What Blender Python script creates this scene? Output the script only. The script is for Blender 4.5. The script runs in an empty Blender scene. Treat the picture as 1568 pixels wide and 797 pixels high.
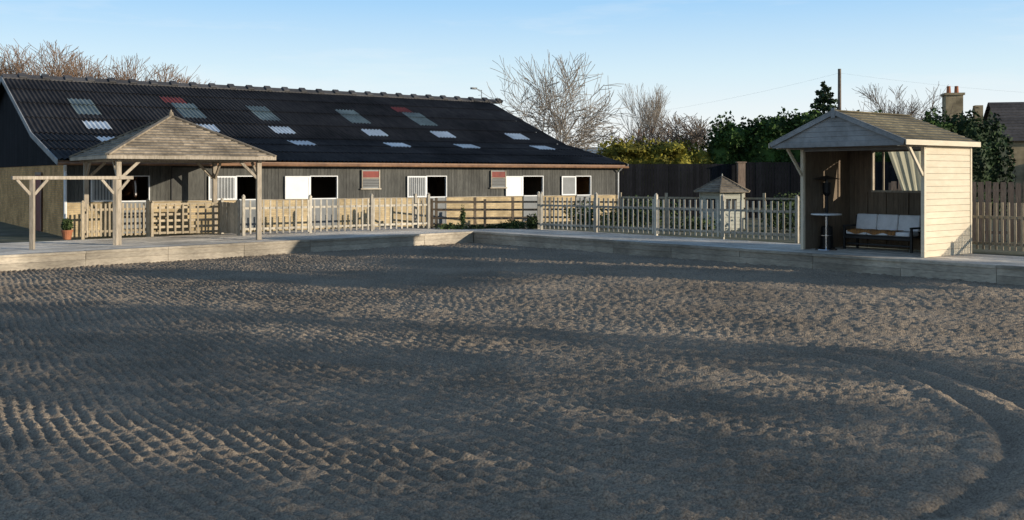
import bpy, math, random
import numpy as np
from mathutils import Vector, Matrix
random.seed(3)
sc=bpy.context.scene
COL=sc.collection
ZD=0.42
# ------------------------------------------------------------------ materials
def new_mat(name):
    m=bpy.data.materials.new(name); m.use_nodes=True
    nt=m.node_tree; b=nt.nodes['Principled BSDF']
    return m,nt,b
def M(name,c1,c2=None,scale=4,stretch=(1,1,1),rough=.8,bump=.3,bdist=.01,island=0.0,stain=0.25,metal=0,spec=.3,stain_scale=.7):
    if c2 is None: c2=tuple(x*.65 for x in c1)
    m,nt,b=new_mat(name); N=nt.nodes; L=nt.links
    tc=N.new('ShaderNodeTexCoord'); mp=N.new('ShaderNodeMapping'); mp.inputs['Scale'].default_value=stretch
    L.new(tc.outputs['Object'],mp.inputs[0])
    no=N.new('ShaderNodeTexNoise'); no.inputs['Scale'].default_value=scale; no.inputs['Detail'].default_value=6; no.inputs['Roughness'].default_value=.65
    L.new(mp.outputs[0],no.inputs['Vector'])
    cr=N.new('ShaderNodeValToRGB'); cr.color_ramp.elements[0].position=.33; cr.color_ramp.elements[1].position=.68
    cr.color_ramp.elements[0].color=(*c2,1); cr.color_ramp.elements[1].color=(*c1,1)
    L.new(no.outputs['Fac'],cr.inputs[0])
    n2=N.new('ShaderNodeTexNoise'); n2.inputs['Scale'].default_value=stain_scale; n2.inputs['Detail'].default_value=5
    L.new(tc.outputs['Object'],n2.inputs['Vector'])
    mr=N.new('ShaderNodeMapRange'); mr.inputs[1].default_value=.35; mr.inputs[2].default_value=.65; mr.inputs[3].default_value=1-stain; mr.inputs[4].default_value=1+stain*.4
    L.new(n2.outputs['Fac'],mr.inputs[0])
    val=mr.outputs[0]
    if island>0:
        g=N.new('ShaderNodeNewGeometry'); m2=N.new('ShaderNodeMapRange'); m2.inputs[3].default_value=1-island; m2.inputs[4].default_value=1+island*.7
        L.new(g.outputs['Random Per Island'],m2.inputs[0])
        mu=N.new('ShaderNodeMath'); mu.operation='MULTIPLY'; L.new(val,mu.inputs[0]); L.new(m2.outputs[0],mu.inputs[1]); val=mu.outputs[0]
    hs=N.new('ShaderNodeHueSaturation'); L.new(cr.outputs[0],hs.inputs['Color']); L.new(val,hs.inputs['Value'])
    L.new(hs.outputs[0],b.inputs['Base Color'])
    b.inputs['Roughness'].default_value=rough; b.inputs['Metallic'].default_value=metal; b.inputs['Specular IOR Level'].default_value=spec
    if bump>0:
        bp=N.new('ShaderNodeBump'); bp.inputs['Strength'].default_value=bump; bp.inputs['Distance'].default_value=bdist
        L.new(no.outputs['Fac'],bp.inputs['Height']); L.new(bp.outputs[0],b.inputs['Normal'])
    return m
def brick_mat(name,c1,c2,mortar,w=.23,h=.075):
    m,nt,b=new_mat(name); N=nt.nodes; L=nt.links
    tc=N.new('ShaderNodeTexCoord'); sp=N.new('ShaderNodeSeparateXYZ'); L.new(tc.outputs['Object'],sp.inputs[0])
    ad=N.new('ShaderNodeMath'); L.new(sp.outputs[0],ad.inputs[0]); L.new(sp.outputs[1],ad.inputs[1])
    cb=N.new('ShaderNodeCombineXYZ'); L.new(ad.outputs[0],cb.inputs[0]); L.new(sp.outputs[2],cb.inputs[1])
    br=N.new('ShaderNodeTexBrick'); br.inputs['Color1'].default_value=(*c1,1); br.inputs['Color2'].default_value=(*c2,1); br.inputs['Mortar'].default_value=(*mortar,1)
    br.inputs['Scale'].default_value=1; br.inputs['Brick Width'].default_value=w; br.inputs['Row Height'].default_value=h; br.inputs['Mortar Size'].default_value=.008
    L.new(cb.outputs[0],br.inputs['Vector'])
    n2=N.new('ShaderNodeTexNoise'); n2.inputs['Scale'].default_value=1.5; n2.inputs['Detail'].default_value=6; L.new(tc.outputs['Object'],n2.inputs['Vector'])
    mr=N.new('ShaderNodeMapRange'); mr.inputs[1].default_value=.3; mr.inputs[2].default_value=.7; mr.inputs[3].default_value=.6; mr.inputs[4].default_value=1.15; L.new(n2.outputs['Fac'],mr.inputs[0])
    hs=N.new('ShaderNodeHueSaturation'); L.new(br.outputs['Color'],hs.inputs['Color']); L.new(mr.outputs[0],hs.inputs['Value']); L.new(hs.outputs[0],b.inputs['Base Color'])
    bp=N.new('ShaderNodeBump'); bp.inputs['Strength'].default_value=.5; bp.inputs['Distance'].default_value=.01; bp.invert=True
    L.new(br.outputs['Fac'],bp.inputs['Height']); L.new(bp.outputs[0],b.inputs['Normal']); b.inputs['Roughness'].default_value=.95; b.inputs['Specular IOR Level'].default_value=.1
    return m
W_deck=M('weathered_deck_wood',(.68,.62,.52),(.47,.42,.35),scale=6,stretch=(1,1,1),island=.25,stain=.3)
W_sleeper=M('sleeper_wood',(.52,.45,.34),(.32,.27,.21),scale=5,stretch=(1,1,4),island=.24,stain=.4)
W_fence=M('fence_wood',(.58,.52,.42),(.35,.31,.24),scale=9,stretch=(2,2,.6),island=.28,stain=.25)
W_fencewarm=M('fence_wood_warm',(.50,.41,.29),(.33,.27,.18),scale=9,stretch=(2,2,.6),island=.22)
W_dark=M('dark_rail_wood',(.20,.15,.10),(.10,.075,.05),scale=8,island=.2)
W_post=M('oak_post',(.52,.44,.34),(.31,.26,.19),scale=8,stretch=(3,3,.5),island=.12)
W_brown=M('brown_board',(.34,.24,.17),(.20,.14,.10),scale=8,stretch=(3,3,.5),island=.25)
W_black=M('black_creosote_board',(.020,.020,.024),(.010,.011,.013),scale=8,stretch=(3,3,.5),island=.3,rough=.9,spec=.08)
W_clad=M('grey_cladding',(.118,.115,.100),(.066,.065,.058),scale=6,stretch=(3,3,.5),island=.2,stain=.3)
W_shing=M('cedar_shingle',(.38,.31,.22),(.19,.15,.105),scale=7,stretch=(1,1,1),island=.28,stain=.4)
W_shingb=M('mossy_shingle',(.20,.165,.10),(.11,.095,.055),scale=9,island=.25,stain=.4)
W_cream=M('cream_paint_board',(.76,.65,.48),(.66,.56,.40),scale=5,stretch=(.5,.5,2),rough=.55,island=.05,stain=.10,bump=.15)
W_sage=M('sage_cream_board',(.50,.49,.40),(.42,.41,.33),scale=5,rough=.6,island=.05,stain=.12)
W_greytrim=M('greyed_trim',(.36,.36,.35),(.26,.26,.25),scale=5,island=.1)
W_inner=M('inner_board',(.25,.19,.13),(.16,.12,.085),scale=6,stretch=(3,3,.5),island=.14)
P_white=M('white_paint',(.80,.80,.78),(.70,.70,.68),scale=3,rough=.45,stain=.08,bump=.1)
P_grey=M('grey_paint',(.22,.23,.23),(.16,.17,.17),scale=3,rough=.5)
P_black=M('black_paint',(.02,.02,.02),(.012,.012,.012),rough=.4)
P_red=M('red_sheet',(.26,.045,.03),(.15,.03,.022),scale=6,rough=.6)
P_gutter=M('brown_gutter',(.30,.16,.08),(.17,.09,.05),scale=4,rough=.5)
R_roof=M('fibre_cement_roof',(.050,.046,.044),(.023,.022,.023),scale=2.2,stretch=(3,.5,1),rough=.85,spec=.12,bump=.2,stain=.5,stain_scale=.35)
R_sky1=M('clear_rooflight',(.62,.66,.68),(.48,.52,.54),scale=3,rough=.3,stain=.2,bump=0)
R_sky2=M('aged_rooflight',(.20,.235,.215),(.11,.14,.125),scale=2.5,rough=.45,stain=.4,bump=0)
R_cap=M('ridge_cap',(.085,.08,.078),(.05,.048,.047),scale=6,island=.25,rough=.7)
BR_buff=brick_mat('buff_brick',(.60,.46,.26),(.48,.36,.20),(.42,.35,.24))
BR_gable=brick_mat('gable_brick',(.78,.45,.18),(.60,.33,.13),(.48,.34,.20))
BR_stone=brick_mat('cotswold_stone',(.42,.33,.20),(.32,.25,.15),(.30,.25,.18),w=.45,h=.18)
R_slate=M('stone_slate',(.10,.085,.075),(.05,.045,.042),scale=5,island=.2)
C_chrome=M('chrome',(.7,.7,.7),(.6,.6,.6),rough=.2,metal=1,bump=0,stain=.05)
C_steel=M('dark_steel',(.10,.10,.10),(.07,.07,.07),rough=.4,metal=.6,bump=0,stain=.05)
C_cush=M('cushion_fabric',(.85,.84,.83),(.74,.73,.72),scale=8,rough=.9,stain=.1)
C_blank=M('orange_blanket',(.55,.24,.06),(.12,.07,.04),scale=5,stretch=(6,1,1),rough=.9)
C_curt=M('curtain_fabric',(.80,.75,.55),(.65,.6,.42),scale=4,stretch=(8,8,.3),rough=.9)
def _translucent(m,f):
    nt=m.node_tree; N=nt.nodes; b=N['Principled BSDF']; out=[n for n in N if n.type=='OUTPUT_MATERIAL'][0]
    tr=N.new('ShaderNodeBsdfTranslucent'); src=b.inputs['Base Color'].links[0].from_socket; nt.links.new(src,tr.inputs[0])
    mx=N.new('ShaderNodeMixShader'); mx.inputs[0].default_value=f; nt.links.new(b.outputs[0],mx.inputs[1]); nt.links.new(tr.outputs[0],mx.inputs[2]); nt.links.new(mx.outputs[0],out.inputs[0])
_translucent(C_curt,.65)
C_pot=M('terracotta',(.45,.17,.08),(.32,.12,.06),rough=.8)
G_bark=M('bark',(.24,.19,.14),(.13,.10,.08),scale=8,rough=.9)
G_bark2=M('pale_bark',(.36,.31,.25),(.24,.20,.16),scale=8,rough=.9)
G_bark3=M('russet_twigs',(.30,.19,.12),(.20,.13,.085),scale=8,rough=.9)
G_yard=M('yard_ground',(.15,.13,.09),(.07,.085,.035),scale=1.6,rough=.95,bump=.6,bdist=.03,stain=.4)
G_ground=M('field_ground',(.12,.12,.07),(.07,.08,.04),scale=.6,rough=.95,bump=.5,bdist=.05,stain=.4)
G_hill=M('hazy_hill',(.30,.34,.34),(.24,.28,.28),scale=.01,rough=1,bump=0)  # pale grey: distance haze is mixed into the hill colour
def leaf_mat(name,c1,c2):
    m,nt,b=new_mat(name); N=nt.nodes; L=nt.links
    g=N.new('ShaderNodeNewGeometry'); cr=N.new('ShaderNodeValToRGB')
    cr.color_ramp.elements[0].color=(*c2,1); cr.color_ramp.elements[1].color=(*c1,1)
    L.new(g.outputs['Random Per Island'],cr.inputs[0])
    tc=N.new('ShaderNodeTexCoord'); no=N.new('ShaderNodeTexNoise'); no.inputs['Scale'].default_value=.9; L.new(tc.outputs['Object'],no.inputs['Vector'])
    mr=N.new('ShaderNodeMapRange'); mr.inputs[1].default_value=.35; mr.inputs[2].default_value=.65; mr.inputs[3].default_value=.55; mr.inputs[4].default_value=1.3; L.new(no.outputs['Fac'],mr.inputs[0])
    hs=N.new('ShaderNodeHueSaturation'); L.new(cr.outputs[0],hs.inputs['Color']); L.new(mr.outputs[0],hs.inputs['Value']); L.new(hs.outputs[0],b.inputs['Base Color'])
    b.inputs['Roughness'].default_value=.7; b.inputs['Specular IOR Level'].default_value=.2
    return m
F_green=leaf_mat('green_foliage',(.06,.11,.02),(.018,.04,.010))
F_gold=leaf_mat('golden_foliage',(.26,.22,.03),(.09,.095,.016))
F_dark=leaf_mat('dark_conifer_foliage',(.045,.075,.025),(.015,.028,.012))
F_ivy=leaf_mat('ivy_foliage',(.09,.125,.04),(.03,.05,.018))
# ------------------------------------------------------------------ mesh helpers
class MB:
    def __init__(s): s.v=[];s.f=[];s.m=[]
    def add(s,vs,fs,mi=0):
        o=len(s.v); s.v+= [tuple(v) for v in vs]; s.f+=[tuple(i+o for i in f) for f in fs]; s.m+=[mi]*len(fs)
    BF=[(0,3,2,1),(4,5,6,7),(0,1,5,4),(1,2,6,5),(2,3,7,6),(3,0,4,7)]
    def bx(s,x0,x1,y0,y1,z0,z1,mi=0):
        s.add([(x0,y0,z0),(x1,y0,z0),(x1,y1,z0),(x0,y1,z0),(x0,y0,z1),(x1,y0,z1),(x1,y1,z1),(x0,y1,z1)],s.BF,mi)
    def beam(s,p,q,w,h,mi=0,up=(0,0,1)):
        p=Vector(p);q=Vector(q);d=(q-p).normalized();u=Vector(up)
        if abs(d.dot(u))>.98: u=Vector((1,0,0))
        a=d.cross(u).normalized(); b=a.cross(d).normalized()
        a*=w/2;b*=h/2
        s.add([p-a-b,p+a-b,p+a+b,p-a+b,q-a-b,q+a-b,q+a+b,q-a+b],[(0,1,2,3),(7,6,5,4),(4,5,1,0),(5,6,2,1),(6,7,3,2),(7,4,0,3)],mi)
    def tube(s,p,q,r1,r2,n=8,mi=0,cap=True):
        p=Vector(p);q=Vector(q);d=(q-p).normalized();u=Vector((0,0,1)) if abs(d.z)<.9 else Vector((1,0,0))
        a=d.cross(u).normalized();b=a.cross(d).normalized()
        vs=[];fs=[]
        for c,r in((p,r1),(q,r2)):
            for i in range(n):
                t=2*math.pi*i/n; vs.append(c+a*math.cos(t)*r+b*math.sin(t)*r)
        for i in range(n):
            j=(i+1)%n; fs.append((i,j,n+j,n+i))
        if cap: fs.append(tuple(range(n-1,-1,-1))); fs.append(tuple(range(n,2*n)))
        s.add(vs,fs,mi)
    def obj(s,name,mats,parent=None,loc=(0,0,0),rz=0,smooth=False,bevel=0):
        me=bpy.data.meshes.new(name); me.from_pydata(s.v,[],s.f)
        for m in mats: me.materials.append(m)
        me.polygons.foreach_set('material_index',s.m)
        if smooth: me.polygons.foreach_set('use_smooth',[True]*len(s.f))
        me.update(); o=bpy.data.objects.new(name,me); COL.objects.link(o)
        o.location=loc; o.rotation_euler=(0,0,rz)
        if parent: o.parent=parent
        if bevel>0:
            bv=o.modifiers.new('bevel','BEVEL'); bv.width=bevel; bv.segments=2; bv.limit_method='ANGLE'
        return o
def empty(name,loc,rz=0):
    o=bpy.data.objects.new(name,None); COL.objects.link(o); o.location=loc; o.rotation_euler=(0,0,rz); o.empty_display_size=.5; return o
def npmesh(name,V,F,mats,mi=None,smooth=False,loc=(0,0,0)):
    V=np.asarray(V,dtype=np.float32).reshape(-1,3); F=np.asarray(F,dtype=np.int32); k=F.shape[1]
    me=bpy.data.meshes.new(name); me.vertices.add(len(V)); me.vertices.foreach_set('co',V.ravel())
    me.loops.add(F.size); me.loops.foreach_set('vertex_index',F.ravel())
    me.polygons.add(len(F)); me.polygons.foreach_set('loop_start',np.arange(0,F.size,k,dtype=np.int32))
    try: me.polygons.foreach_set('loop_total',np.full(len(F),k,dtype=np.int32))
    except Exception: pass
    for m in mats: me.materials.append(m)
    if mi is not None: me.polygons.foreach_set('material_index',np.asarray(mi,dtype=np.int32))
    me.polygons.foreach_set('use_smooth',np.full(len(F),smooth))
    me.update(calc_edges=True)
    o=bpy.data.objects.new(name,me); COL.objects.link(o); o.location=loc; return o
def vnoise(X,Y,sc_,seed):
    r=np.random.default_rng(seed); T=r.random((256,256)).astype(np.float32)
    x=X/sc_+1000.3; y=Y/sc_+1000.7
    xi=np.floor(x).astype(int); yi=np.floor(y).astype(int); fx=x-xi; fy=y-yi
    fx=fx*fx*(3-2*fx); fy=fy*fy*(3-2*fy)
    a=T[xi%256,yi%256]; b=T[(xi+1)%256,yi%256]; c=T[xi%256,(yi+1)%256]; d=T[(xi+1)%256,(yi+1)%256]
    return ((a*(1-fx)+b*fx)*(1-fy)+(c*(1-fx)+d*fx)*fy-.5).astype(np.float32)
# ------------------------------------------------------------------ ground
C=Vector((-1.44,37.7)); Ld=Vector((-.724,-.690)).normalized(); Rd=Vector((.663,-.749)).normalized()
nL=Vector((-.690,.724)).normalized(); nR=Vector((.749,.663)).normalized()
mb=MB(); mb.add([(-3000,-3000,-.12),(3000,-3000,-.12),(3000,3000,-.12),(-3000,3000,-.12)],[(0,1,2,3)]); mb.obj('ground',[G_ground])
pL=C+Ld*70; pR=C+Rd*70
Ci=C+nL*.3+nR*.3
mb=MB(); mb.add([(Ci.x,Ci.y,.38),(pR.x+.4,pR.y+.4,.38),(2500,pR.y,.38),(2500,2500,.38),(-2500,2500,.38),(-2500,pL.y,.38),(pL.x-.4,pL.y+.4,.38)],[(0,1,2,3,4,5,6)]); mb.obj('yard_ground',[G_yard])
# riding arena surface : harrowed sand
step=.028
xs=np.arange(-23,17,step,dtype=np.float32); ys=np.arange(4.0,38.6,step,dtype=np.float32)
X,Y=np.meshgrid(xs,ys,indexing='ij')
w=vnoise(X,Y,2.6,1)*.34+vnoise(X,Y,.8,2)*.11+vnoise(X,Y,.3,3)*.045
p=.72*Y+.70*X-3.0*np.log(np.cosh(X/5.5))+w
cx,cy=.2,11.4; rr=np.hypot(X-cx,Y-cy)+vnoise(X,Y,1.2,20)*.25; an=np.degrees(np.arctan2(Y-cy,X-cx))
mask=np.clip((an+70)/20,0,1)*np.clip((55-an)/25,0,1)
ring=mask*np.clip((rr-4.3)/.5,0,1)*np.clip((6.0-rr)/.5,0,1)
band=vnoise(X*.3+Y*.2,Y+.3*X,1.6,4)
def saw(t,k=.6): 
    f=t-np.floor(t); return np.where(f<k,f/k,(1-f)/(1-k))*2-1
rid=saw(p/.18)*(1-ring*.7)+saw(rr/.2)*ring*.4
amp=.95+1.2*vnoise(X,Y,.26,5)+.6*band
H=.026*rid*np.clip(amp,.2,1.5)
p2=.35*X-.93*Y+vnoise(X,Y,1.1,40)*.35
H+=.008*np.sin(2*np.pi*p2/.22)*(1-ring)
H+=.020*vnoise(X,Y,.13,6)+.028*vnoise(X,Y,.06,7)+.014*vnoise(X,Y,.033,17)+.03*vnoise(X,Y,1.5,8)+.09*np.clip(vnoise(X,Y,.075,12)-.31,0,1)
for r0,dp in((4.85,.055),(5.45,.04)):
    H+=mask*(-dp*np.exp(-((rr-r0)/.10)**2)+dp*.8*np.exp(-((rr-r0-.22)/.09)**2)+dp*.7*np.exp(-((rr-r0+.22)/.09)**2))
for kk in range(5):
    rr2=np.hypot(X+6-kk*1.1,Y-30+kk)+vnoise(X,Y,1.5,30+kk)*.3
    H+=-.02*np.exp(-((rr2-(9+kk*2.3))/.12)**2)
nx,ny=X.shape
V=np.stack([X,Y,H],-1).reshape(-1,3)
idx=np.arange(nx*ny,dtype=np.int32).reshape(nx,ny)
F=np.stack([idx[:-1,:-1],idx[1:,:-1],idx[1:,1:],idx[:-1,1:]],-1).reshape(-1,4)
X0=X[:-1,:-1].ravel(); Y0=Y[:-1,:-1].ravel()
fx=X0-C.x; fy=Y0-C.y
keep=((fx*nL.x+fy*nL.y)<.08)&((fx*nR.x+fy*nR.y)<.08)&(X0>-.66*Y0-4)&(X0<.66*Y0+4)
F=F[keep]
used=np.zeros(len(V),bool); used[F.ravel()]=True; remap=np.cumsum(used)-1; V=V[used]; F=remap[F]
def sand_mat():
    m,nt,b=new_mat('harrowed_sand'); N=nt.nodes; L=nt.links
    tc=N.new('ShaderNodeTexCoord')
    n1=N.new('ShaderNodeTexNoise'); n1.inputs['Scale'].default_value=45; n1.inputs['Detail'].default_value=8; n1.inputs['Roughness'].default_value=.8; L.new(tc.outputs['Object'],n1.inputs['Vector'])
    n2=N.new('ShaderNodeTexNoise'); n2.inputs['Scale'].default_value=.35; n2.inputs['Detail'].default_value=5; L.new(tc.outputs['Object'],n2.inputs['Vector'])
    cr=N.new('ShaderNodeValToRGB'); e=cr.color_ramp.elements; e[0].position=.36; e[0].color=(.12,.092,.068,1); e[1].position=.66; e[1].color=(.46,.365,.26,1)
    L.new(n1.outputs['Fac'],cr.inputs[0])
    mr=N.new('ShaderNodeMapRange'); mr.inputs[1].default_value=.35; mr.inputs[2].default_value=.65; mr.inputs[3].default_value=.78; mr.inputs[4].default_value=1.12; L.new(n2.outputs['Fac'],mr.inputs[0])
    hs=N.new('ShaderNodeHueSaturation'); L.new(cr.outputs[0],hs.inputs['Color']); L.new(mr.outputs[0],hs.inputs['Value']); L.new(hs.outputs[0],b.inputs['Base Color'])
    vo=N.new('ShaderNodeTexVoronoi'); vo.inputs['Scale'].default_value=38; L.new(tc.outputs['Object'],vo.inputs['Vector'])
    ad=N.new('ShaderNodeMath'); ad.operation='SUBTRACT'; L.new(n1.outputs['Fac'],ad.inputs[0]); L.new(vo.outputs['Distance'],ad.inputs[1])
    bp=N.new('ShaderNodeBump'); bp.inputs['Strength'].default_value=.7; bp.inputs['Distance'].default_value=.015; L.new(ad.outputs[0],bp.inputs['Height']); L.new(bp.outputs[0],b.inputs['Normal'])
    b.inputs['Roughness'].default_value=.95; b.inputs['Specular IOR Level'].default_value=.1
    return m
SAND=sand_mat()
npmesh('riding_arena_sand',V,F,[SAND],smooth=True)
mb=MB(); a0=C+Ld*60; b0=C+Rd*60
mb.add([(C.x,C.y,-.09),(a0.x,a0.y,-.09),((a0+Rd*60).x,(a0+Rd*60).y,-.09),(b0.x,b0.y,-.09)],[(0,1,2,3)]); mb.obj('riding_arena_base',[SAND])
# ------------------------------------------------------------------ decks
def deck(name,org,d,n,length,width,start=0):
    ang=math.atan2(d.y,d.x); mb=MB()
    sgn=1 if (Vector((-d.y,d.x)).dot(n)>0) else -1
    rnd=random.Random(name+str(sgn))
    x=start
    while x<length:
        l=rnd.uniform(2.3,2.5); x1=min(x+l,length)
        for z0,z1 in((-.1,.19),(.195,.355)):
            off=rnd.uniform(-.012,.012); ya,yb=sorted((sgn*(0.0+off),sgn*.12)); mb.bx(x+.006,x1-.006,ya,yb,z0,z1,1)
        ya,yb=sorted((sgn*(-.03+rnd.uniform(-.006,.006)),sgn*.17)); mb.bx(x+.004,x1-.004,ya,yb,.36,.42+rnd.uniform(0,.012),1)
        x=x1
    y=.18
    while y<width:
        x=start-rnd.uniform(0,2)
        while x<length:
            l=rnd.uniform(3.2,4.2); xa=max(x,start); xb=min(x+l,length)
            if xb-xa>.1:
                ya,yb=sorted((sgn*y,sgn*(y+.138))); mb.bx(xa+.003,xb-.003,ya,yb,.388,.415+rnd.uniform(0,.004),0)
            x+=l
        y+=.146
    return mb.obj(name,[W_deck,W_sleeper],loc=(org.x,org.y,0),rz=ang)
deck('timber_deck',C,Ld,nL,34,5.2,start=0)
deck('timber_deck',C,Rd,nR,36,3.1,start=0)
mb=MB()
for i in range(22): mb.bx(.01,3.2,i*.146,i*.146+.14,.385,.412,0)
mb.obj('timber_deck',[W_deck],loc=(C.x,C.y,0),rz=math.atan2(-Ld.y,-Ld.x))
# ------------------------------------------------------------------ stable building
SA=math.radians(34.8); SO=(-15.46,34.8,.40)
st=empty('stable_building',SO,SA)
LEN=25.1
def rz_(v):
    if v<=4.6: return 2.69+.2196*v
    return 3.70+(v-4.6)*.3716
cols=[2.3,6.7,10.2,14.8,18.6,23.1]
courses=[-.4,1.5,3.1,4.6,6.5,8.4,10.3,12.0]
us=np.arange(-.3,LEN+.31,.03)
def rect_mat(u,v):
    for i,c in enumerate(cols):
        if abs(u-c)<.5:
            if 5.2<v<6.15: return 1
            if 3.05<v<3.95: return 1
            if 7.0<v<9.05 and i<5: return 2
        if abs(u-c+.25)<.5 and 9.1<v<9.95 and i in(1,4): return 3
    return 0
Vr=[];Fr=[];Mr=[]
brk=[5.2,6.15,3.05,3.95,7.0,9.05,9.1,9.95]
o0=0
for ci in range(len(courses)-1):
    va,vb=courses[ci],courses[ci+1]
    vs=sorted([va,vb]+[b for b in brk if va<b<vb])
    if ci>0: vs[0]=va-.12
    rows=[]
    for v in vs:
        lift=.035*(1-(v-vs[0])/(vb-vs[0]))
        z=rz_(v)+lift+.028*np.cos(2*np.pi*us/.18)+.06
        rows.append(np.stack([us,np.full_like(us,v),z],-1))
    n=len(us)
    Vr.append(np.concatenate(rows))
    for r in range(len(vs)-1):
        a=o0+r*n+np.arange(n-1); Fr.append(np.stack([a,a+1,a+n+1,a+n],-1))
        vm=(vs[r]+vs[r+1])/2; Mr+= [rect_mat((us[k]+us[k+1])/2,vm) for k in range(n-1)]
    o0+=len(vs)*n
rf=npmesh('roof',np.concatenate(Vr),np.concatenate(Fr),[R_roof,R_sky1,R_sky2,P_red],Mr,smooth=False)
rf.parent=st
mb=MB()
mb.add([(-.3,12,rz_(12)+.05),(LEN+.3,12,rz_(12)+.05),(LEN+.3,24.3,2.6),(-.3,24.3,2.6)],[(0,1,2,3)])
mb.obj('roof_back',[R_roof],parent=st)
mb=MB(); u=-.3; k=0
while u<LEN+.3:
    l=.95; zt=rz_(12)+.17+random.uniform(-.01,.01)
    for (dz,w,a,b_) in((0,.30,u,u+l-.02),(.075,.34,u+l-.30,u+l)):
        mb.add([(a,12-w,zt+dz-.16),(a,12,zt+dz+.02),(a,12+w,zt+dz-.16),(b_,12-w,zt+dz-.16),(b_,12,zt+dz+.02),(b_,12+w,zt+dz-.16),
                (a,12-w,zt+dz-.22),(b_,12-w,zt+dz-.22),(a,12+w,zt+dz-.22),(b_,12+w,zt+dz-.22)],
               [(0,3,4,1),(1,4,5,2),(0,1,2,8,6),(3,7,9,5,4),(6,7,3,0),(2,5,9,8)],0)
    u+=l
mb.obj('ridge_caps',[R_cap],parent=st)
ops=[(1.78,2.80,1.22,2.08),(6.06,6.86,1.22,2.08),(9.06,10.19,1.22,2.08),(14.37,15.32,1.22,2.08),(19.41,20.52,1.22,2.08),(22.48,23.36,1.22,2.08)]
mb=MB()
def clad(u0,u1,z0,z1,y=0):
    u=u0
    while u<u1-.005:
        e=min(u+.145,u1); off=random.uniform(0,.006); mb.bx(u+.004,e-.004,y-.02-off,y+.02,z0,z1,0); u=e
prev=0
for (a,b,z0,z1) in ops:
    clad(prev,a,1.2,2.62); clad(a,b,z1,2.62); prev=b
clad(prev,LEN,1.2,2.62)
prev=0
for (a,b,z0,z1) in ops+[(LEN,LEN,0,0)]:
    if a>prev: mb.bx(prev,a,.022,.06,1.2,2.66,1)
    if b>a: mb.bx(a,b,.022,.06,z1,2.66,1)
    prev=b
mb.obj('cladding',[W_clad,P_black],parent=st)
mb=MB(); mb.bx(0,LEN,-.03,.2,-.1,1.17,0); mb.bx(0,LEN,-.06,.12,1.17,1.2,1)
for (a,b,z0,z1) in ops:
    mb.bx(a+.02,b-.02,-.075,-.031,.05,1.21,2)
    for e in(a,b-.05): mb.bx(e,e+.05,-.09,-.076,0,1.21,2)
mb.obj('brick_plinth',[BR_buff,W_sleeper,P_grey],parent=st)
mb=MB()
for (a,b,z0,z1) in ops:
    mb.bx(a-.035,a,-.07,.06,z0-.02,z1+.035,0); mb.bx(b,b+.035,-.07,.06,z0-.02,z1+.035,0)
    mb.bx(a,b,-.07,.06,z1+.002,z1+.035,0); mb.bx(a,b,-.08,.06,z0-.04,z0+.0,0)
def leafpanel(a,b,mat,frame=None,z0=1.2,z1=2.10):
    mb.bx(a,b-.055,-.10,-.06,z0,z1,mat)
    for (p,q,r,s_) in((a,b-.055,z0,z0+.06),(a,b-.055,z1-.06,z1),(a,a+.06,z0+.06,z1-.06),(b-.115,b-.055,z0+.06,z1-.06)): mb.bx(p,q,-.113,-.101,r,s_,0)
leafpanel(7.97,9.06,0); leafpanel(18.43,19.41,0); leafpanel(21.59,22.48,1)
for (a,b) in((.81,1.78),(4.96,6.06),(13.39,14.37)):
    leafpanel(a,b,1)
    n=9
    for i in range(1,n): 
        x=a+(b-.055-a)*i/n; mb.tube((x,-.12,1.24),(x,-.12,2.06),.011,.011,6,0)
for (a,b) in((11.27,12.1),(17.62,18.43)):
    mb.bx(a,b,-.09,-.03,1.6,2.35,1)
    mb.bx(a+.05,b-.05,-.10,-.091,2.04,2.30,2)
    mb.bx(a+.05,b-.05,-.10,-.091,1.66,1.99,3)
    for i in range(5): mb.bx(a+.05,b-.05,-.125,-.101,1.68+i*.065,1.70+i*.065,1)
    for e in(a,b-.04): mb.bx(e,e+.04,-.12,-.092,1.6,2.35,4)
    mb.bx(a+.04,b-.04,-.12,-.101,2.0,2.035,4)
    mb.bx(a-.05,b+.05,-.14,-.03,1.55,1.60,4)
mb.bx(3.6,4.85,-.06,-.028,1.22,2.45,5)
for e in (3.6,4.82): mb.bx(e,e+.03,-.075,-.061,1.22,2.45,3)
mb.bx(3.63,4.82,-.075,-.061,2.42,2.45,3)
mb.obj('window_shutters',[P_white,P_grey,P_red,P_black,W_sleeper,W_clad],parent=st)
mb=MB()
mb.bx(-.3,LEN+.3,-.30,-.27,2.50,2.64,0)
mb.tube((-.3,-.40,2.53),(LEN+.35,-.40,2.53),.055,.055,8,0)
mb.bx(0,LEN,-.27,.06,2.62,2.64,1)
mb.tube((LEN-.05,-.40,2.5),(LEN-.05,-.12,2.3),.035,.035,8,2); mb.tube((LEN-.05,-.12,2.3),(LEN-.05,-.12,0),.035,.035,8,2)
mb.tube((-.08,-.40,2.5),(-.02,-.12,2.3),.055,.055,8,2); mb.tube((-.02,-.12,2.3),(-.02,-.12,0),.055,.055,8,2)
mb.obj('gutter',[P_gutter,W_black,P_white],parent=st)
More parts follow.
